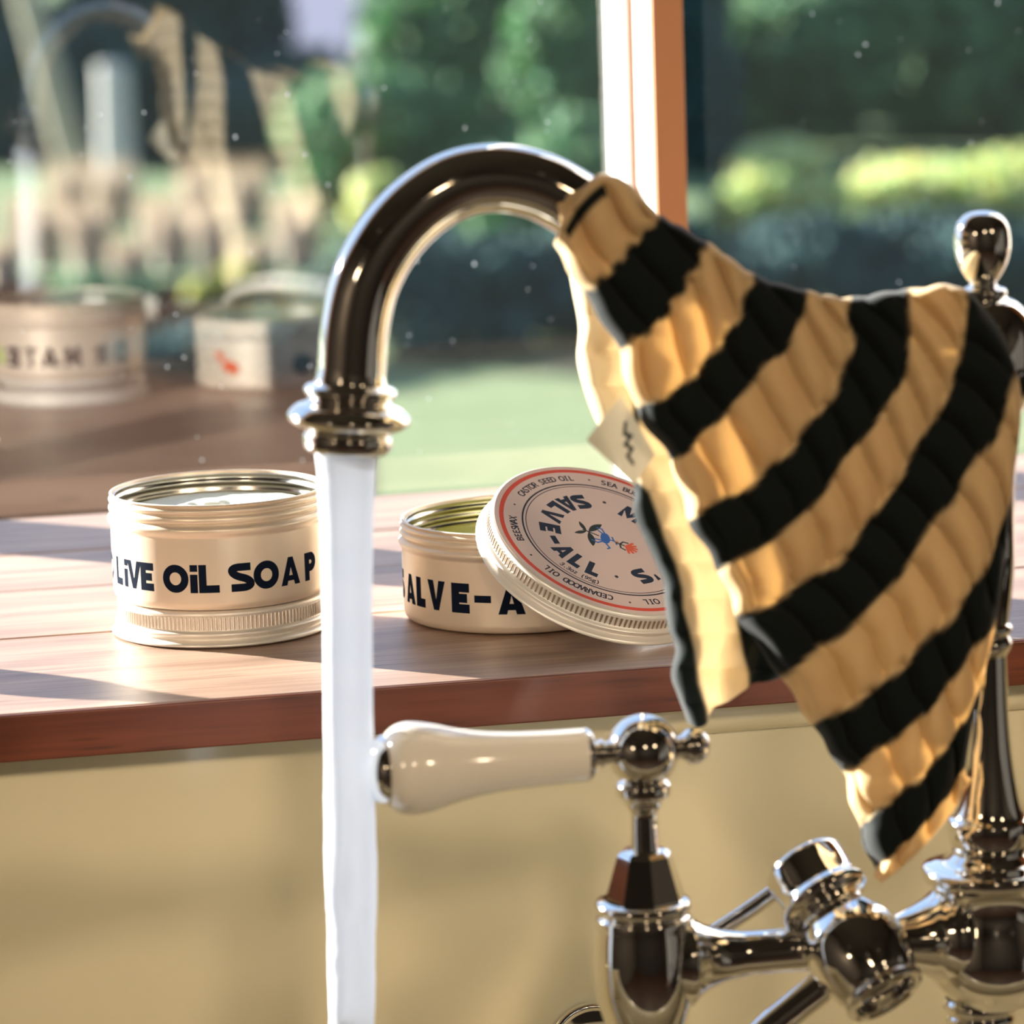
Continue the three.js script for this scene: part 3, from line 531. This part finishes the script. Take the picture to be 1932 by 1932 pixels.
    return { p: onZ(x, y, z), c: [0.78, 0.66, 0.46].map((c, i) => lerp(c, BLACK[i] * 1.5, k)) };  // same cloth, paler here without the amber light tinted into the front
  }, 150, 200, 0.0016), mat, cloth);
  const tagTex = canvasTexture(128, 192, (c, w, h) => { c.fillStyle = '#b9b09a'; c.fillRect(0, 0, w, h); c.strokeStyle = '#2a2c2a'; c.lineWidth = 11; c.lineCap = 'round'; c.beginPath(); c.moveTo(100, 62); c.lineTo(82, 78); c.lineTo(92, 98); c.lineTo(66, 100); c.lineTo(74, 124); c.lineTo(50, 126); c.lineTo(48, 152); c.stroke(); });
  const q = [[1172, 746], [1106, 830], [1196, 916], [1236, 858]], tagG = sheet((u, t) => { const a = [0, 1].map((k) => lerp(lerp(q[0][k], q[1][k], 1 - u) * 0 + lerp(q[1][k], q[0][k], u), lerp(q[2][k], q[3][k], u), t)); return { p: onZ(a[0], a[1], ZF + 0.009 + 0.003 * Math.sin(u * 3 + t * 2)) }; }, 12, 12);
  const uvs = []; for (let j = 0; j <= 12; j++) for (let i = 0; i <= 12; i++) uvs.push(i / 12, 1 - j / 12); tagG.setAttribute('uv', new THREE.Float32BufferAttribute(uvs, 2)); tagG.deleteAttribute('color');
  part('care_tag', tagG, phys({ map: tagTex, roughness: 0.8, transmission: 0.1, thickness: 0, side: THREE.DoubleSide }), cloth).userData.label = 'cream care tag with dark print';
}

// ---------------------------------------------------------------- lamps of the room, behind the photographer
function pendant(label, x, y, z, power) {
  const t = thing('pendant_lamp', label, 'lamp', V(x, RH, z));
  mesh('cord', new THREE.CylinderGeometry(0.004, 0.004, RH - y - 0.1, 8).translate(0, -(RH - y - 0.1) / 2, 0), M.wallDark, t);
  mesh('canopy', lathe([[0, -0.03], [0.03, -0.028], [0.05, -0.01], [0.052, 0]], 32), M.whitePaint, t);
  mesh('shade', lathe([[0.16, y - RH - 0.0], [0.13, y - RH + 0.05], [0.06, y - RH + 0.1], [0.02, y - RH + 0.12]], 48), std({ color: lin(0.2, 0.16, 0.1), roughness: 0.5, side: THREE.DoubleSide }), t);
  const b = mesh('bulb', new THREE.SphereGeometry(0.092, 24, 16).translate(0, y - RH - 0.02, 0), std({ color: lin(1, 0.9, 0.7), emissive: lin(1, 0.78, 0.52), emissiveIntensity: 7 }), t);
  b.castShadow = false;
  const l = new THREE.PointLight(lin(1, 0.80, 0.58), power, 0, 2); l.position.set(0, y - RH - 0.02, 0); l.castShadow = true; l.shadow.radius = 4.5; t.add(l);
}
pendant('pendant lamp with a dark shade hanging left behind the viewer', -1.4, 1.75, 2.3, 4.8);
pendant('pendant lamp with a dark shade hanging farthest behind the viewer', 0.1, 2.05, 3.2, 4.8);
pendant('pendant lamp with a dark shade hanging right behind the viewer', 1.3, 1.8, 2.5, 4.8);

// ---------------------------------------------------------------- the garden
const GY = -0.305, G = (x, y) => onY(x, y, GY);
{
  const grassTex = pixelsTexture(512, 512, (u, v) => { const n = 0.5 + 0.6 * fbm(u * 40, v * 40, 1, 4) + 0.3 * fbm(u * 5, v * 5, 7, 3); return [lerp(0.35, 0.43, n), lerp(0.41, 0.50, n), lerp(0.28, 0.37, n)]; });
  const lawn = new THREE.PlaneGeometry(70, 60, 40, 40); lawn.rotateX(-Math.PI / 2); lawn.translate(5, GY, -30.2); planarUV(lawn, (x, y, z) => [x / 3, z / 3]);
  structure('lawn', lawn, phys({ map: grassTex, roughness: 0.95, specularIntensity: 0.15 }));
  const soil = pixelsTexture(256, 256, (u, v) => { const n = 0.5 + 0.7 * fbm(u * 30, v * 30, 3, 4); return [lerp(0.12, 0.30, n), lerp(0.10, 0.22, n), lerp(0.09, 0.16, n)]; });
  const pts = [G(-400, 1100), G(625, 1100), G(645, 800), G(650, 640), G(560, 560), G(-400, 520)].map((p) => new THREE.Vector2(p.x, -p.z));
  const bed = new THREE.ExtrudeGeometry(new THREE.Shape(pts), { depth: 0.03, bevelEnabled: false }); bed.rotateX(-Math.PI / 2); bed.translate(0, GY, 0); planarUV(bed, (x, y, z) => [x / 0.8, z / 0.8]);
  structure('flower_bed', bed, phys({ map: soil, color: lin(0.7, 0.5, 0.38), roughness: 1, specularIntensity: 0 }));
}
const leafGeo = (() => { const g = new THREE.SphereGeometry(1, 5, 3); g.scale(1, 0.5, 0.12); return g; })();
const leafMats = {};
function leafMat(key, r, g, b, tr = 0.35) { return leafMats[key] ??= phys({ color: lin(r, g, b), roughness: 0.8, specularIntensity: 0.25, transmission: tr, thickness: 0, side: THREE.DoubleSide }); }
const trunkMat = std({ color: lin(0.16, 0.12, 0.09), roughness: 0.95 });
// leaves scattered in a cloud of lobes over a branching stem; everything stands on the ground at p
function shrub(name, label, category, p, w, h, mat, n, leaf, lobes = 7, group) {
  const t = thing(name, label, category, V(p.x, GY, p.z), group);
  const L = []; for (let i = 0; i < lobes; i++) L.push([rr(-0.32, 0.32) * w, rr(0.12, 0.8) * h, rr(-0.3, 0.3) * w, rr(0.24, 0.36) * w, rr(0.2, 0.32) * h]);
  const m = new THREE.InstancedMesh(leafGeo, mat, n), o = new THREE.Object3D();
  for (let i = 0; i < n; i++) {
    const l = L[i % lobes], a = rr(0, 6.283), c = rr(-1, 1), q = Math.sqrt(1 - c * c), k = Math.cbrt(rr(0.25, 1));
    o.position.set(l[0] + Math.cos(a) * q * l[3] * k, Math.max(leaf, l[1] + c * l[4] * k), l[2] + Math.sin(a) * q * l[3] * k);
    o.rotation.set(rr(0, 6.28), rr(0, 6.28), rr(0, 6.28)); o.scale.setScalar(leaf * rr(0.7, 1.35)); o.updateMatrix(); m.setMatrixAt(i, o.matrix);
    const v = rr(0.75, 1.25); m.setColorAt(i, lin(v * rr(0.85, 1.15), v, v * rr(0.8, 1.1)));
  }
  m.name = 'foliage'; m.userData.kind = 'stuff'; m.castShadow = m.receiveShadow = true; t.add(m);
  const st = []; for (const l of L) st.push(tube([V(0, 0, 0), V(l[0] * 0.3, l[1] * 0.5, l[2] * 0.3), V(l[0], l[1], l[2])], 0.018 * Math.max(0.5, h), 8, 6));
  mesh('stem', merge(st), trunkMat, t);
  return t;
}
const pxm = (p) => pxAt(p);
const put = (name, label, cat, x, yb, wpx, hpx, mat, n, leaf, lobes, group) => { const p = G(x, yb), s = pxm(p); return shrub(name, label, cat, p, wpx * s, hpx * s, mat, n, leaf, lobes, group); };
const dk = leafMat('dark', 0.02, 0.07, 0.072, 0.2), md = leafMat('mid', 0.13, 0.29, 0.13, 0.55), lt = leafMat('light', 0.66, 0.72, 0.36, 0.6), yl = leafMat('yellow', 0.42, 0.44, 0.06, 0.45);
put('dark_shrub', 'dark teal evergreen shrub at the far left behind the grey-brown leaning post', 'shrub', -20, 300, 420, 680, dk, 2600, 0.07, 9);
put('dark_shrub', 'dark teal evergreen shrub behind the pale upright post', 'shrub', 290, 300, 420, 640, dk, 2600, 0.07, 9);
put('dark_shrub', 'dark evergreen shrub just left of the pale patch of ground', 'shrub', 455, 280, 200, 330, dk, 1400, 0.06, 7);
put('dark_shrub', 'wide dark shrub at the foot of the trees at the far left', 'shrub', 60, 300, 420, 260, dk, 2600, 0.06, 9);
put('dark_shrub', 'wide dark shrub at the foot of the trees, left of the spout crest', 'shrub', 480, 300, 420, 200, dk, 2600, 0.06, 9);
put('green_shrub', 'mid green shrub behind the crest of the spout', 'shrub', 800, 420, 420, 300, md, 2400, 0.055, 9);
put('green_shrub', 'mid green shrub under the tree behind the window post', 'shrub', 1060, 470, 320, 260, md, 2200, 0.055, 9);
put('green_shrub', 'mid green shrub behind the pale sunlit bush', 'shrub', 1500, 300, 420, 420, md, 2800, 0.06, 9);
put('green_shrub', 'mid green shrub at the far right edge of the view', 'shrub', 1800, 250, 480, 420, md, 2800, 0.06, 9);
put('green_tree', 'leafy green tree left of the window post', 'tree', 880, 330, 420, 640, md, 3000, 0.06, 10);
put('green_tree', 'leafy green tree standing behind the window post', 'tree', 1090, 420, 260, 560, md, 2000, 0.06, 9);
put('dark_shrub', 'dark upright shrub immediately right of the window post', 'shrub', 1345, 330, 170, 620, dk, 1800, 0.06, 8);
put('green_tree', 'bright leafy tree high right of the window post', 'tree', 1560, 250, 420, 560, md, 2600, 0.07, 10);
put('green_tree', 'bright leafy tree at the far upper right', 'tree', 1850, 270, 420, 560, md, 2600, 0.07, 10);
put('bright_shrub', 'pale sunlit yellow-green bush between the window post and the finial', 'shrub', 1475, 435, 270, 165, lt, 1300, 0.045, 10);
put('bright_shrub', 'low pale strip of planting standing in for sunlit lawn above the chrome finial', 'shrub', 1800, 400, 420, 105, lt, 1500, 0.035, 12);  // pale leaves paint the sunlight on a strip of lawn
put('low_shade_shrub', 'dark low shrub standing in for shadow on the lawn seen through the arch of the spout', 'shrub', 870, 655, 470, 235, dk, 2600, 0.035, 10);  // this row of dark leaves paints the tree shadow lying on the lawn
put('low_shade_shrub', 'dark low shrub standing in for lawn shadow behind the top of the draped cloth', 'shrub', 1235, 648, 580, 235, dk, 2600, 0.035, 10);
put('low_shade_shrub', 'dark low shrub standing in for lawn shadow left of the chrome finial', 'shrub', 1620, 640, 440, 225, dk, 2600, 0.035, 10);
put('low_shade_shrub', 'dark low shrub standing in for lawn shadow right of the chrome finial', 'shrub', 1940, 635, 360, 225, dk, 2200, 0.035, 9);
put('low_green_shrub', 'mid green low plant at the foot of the grasses, above the soap tin reflection', 'shrub', 215, 590, 200, 90, md, 900, 0.03, 6);
put('bright_shrub', 'yellow-green low plant at the foot of the grasses, left of the spout', 'shrub', 425, 575, 130, 85, yl, 700, 0.03, 6);
put('low_shade_shrub', 'dark low plant between the two reflected tins', 'shrub', 420, 700, 460, 110, dk, 1800, 0.03, 8);
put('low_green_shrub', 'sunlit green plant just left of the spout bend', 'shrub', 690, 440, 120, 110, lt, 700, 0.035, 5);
{ // pale open ground between the trees
  const p = [G(470, -60), G(720, -60), G(710, 40), G(690, 120), G(600, 165), G(500, 110)].map((q) => new THREE.Vector2(q.x, -q.z));
  const g = new THREE.ExtrudeGeometry(new THREE.Shape(p), { depth: 0.02, bevelEnabled: false }); g.rotateX(-Math.PI / 2); g.translate(0, GY, 0);
  structure('gravel_patch', g, phys({ color: lin(0.15, 0.15, 0.19), roughness: 0.9, specularIntensity: 0 }));
}
// leaning posts
const postMat = std({ color: lin(0.36, 0.36, 0.33), roughness: 0.85 }), postDark = std({ color: lin(0.24, 0.23, 0.16), roughness: 0.9 });
function post(label, bx, by, tx, ty, wpx, mat) {
  const p = G(bx, by), s = pxm(p), h = (by - ty) * s * 1.015, dx = (tx - bx) * s, w = wpx * s;
  const t = thing('leaning_post', label, 'post', V(p.x, GY, p.z), 'posts in the garden');
  const g = new THREE.CylinderGeometry(w * 0.46, w * 0.54, h, 10, 6), a = g.attributes.position;
  for (let i = 0; i < a.count; i++) { const y = a.getY(i) + h / 2, k = y / h; a.setXYZ(i, a.getX(i) + dx * k - 0.03 * w * Math.sin(k * 5), y, a.getZ(i) + 0.25 * dx * k); }
  g.computeVertexNormals(); mesh('shaft', g, mat, t);
  mesh('cap', new THREE.SphereGeometry(w * 0.46, 12, 6, 0, 7, 0, Math.PI / 2).scale(1, 0.25, 1).translate(dx, h, 0.25 * dx), mat, t);
}
post('tall grey-brown leaning post at the upper left, rising out of the frame', 160, 378, 60, -60, 60, postDark);
post('pale upright post standing right of the grey-brown one', 230, 385, 222, 130, 68, postMat);
// dry ornamental grasses
function grass(label, x, y, wpx, hpx, n) {
  const p = G(x, y), s = pxm(p), w = wpx * s, h = hpx * s, t = thing('dry_grass_clump', label, 'grass', V(p.x, GY, p.z), 'dry grasses in the bed');
  const list = [];
  for (let i = 0; i < n; i++) { const a = rr(0, 6.28), r = w * 0.4 * Math.sqrt(rnd()), x0 = Math.cos(a) * r, z0 = Math.sin(a) * r, hh = h * rr(0.6, 1.1), k = rr(0.05, 0.22); const g = new THREE.ConeGeometry(0.006, hh, 3, 3); const q = g.attributes.position; for (let j = 0; j < q.count; j++) { const f = (q.getY(j) + hh / 2) / hh; q.setXYZ(j, q.getX(j) + x0 + Math.cos(a) * k * h * f * f, q.getY(j) + hh / 2, q.getZ(j) + z0 + Math.sin(a) * k * h * f * f); } list.push(g); }
  const b = mesh('blades', merge(list), phys({ color: lin(0.55, 0.45, 0.33), roughness: 0.9, transmission: 0.4, thickness: 0, side: THREE.DoubleSide }), t); b.userData.kind = 'stuff';
}
const ORD = ['first', 'second', 'third', 'fourth', 'fifth', 'sixth', 'seventh', 'eighth'];
for (let i = 0; i < 8; i++) grass(`${ORD[i]} clump from the left in the nearer row of dry beige grasses`, 10 + i * 80, 548 - 22 * ((i * 5) % 3), 76, 105 + 25 * ((i * 7) % 3), 300);
for (let i = 0; i < 7; i++) grass(`${ORD[i]} clump from the left in the farther row of dry beige grasses`, 50 + i * 84, 468 - 20 * ((i * 4) % 3), 80, 105 + 22 * ((i * 5) % 3), 300);

// a bottle standing beyond the left edge of the view; its shadow reaches across the front of the worktop
const bottle = thing('dark_bottle', 'slim dark bottle standing on the worktop beyond the left edge of the view', 'bottle', V(-0.10, CT, 0.25));
mesh('body', lathe([[0, 0], [0.017, 0.0002], [0.0185, 0.002], [0.0185, 0.075], [0.017, 0.085], [0.009, 0.096], [0.0075, 0.102], [0.0075, 0.108]], 48), phys({ color: lin(0.05, 0.025, 0.012), roughness: 0.1, clearcoat: 1 }), bottle);
mesh('cap', lathe([[0.0085, 0.106, 1], [0.0095, 0.107], [0.0095, 0.122], [0.0085, 0.124], [0, 0.124]], 32), M.wallDark, bottle);

renderer.render(scene, camera);
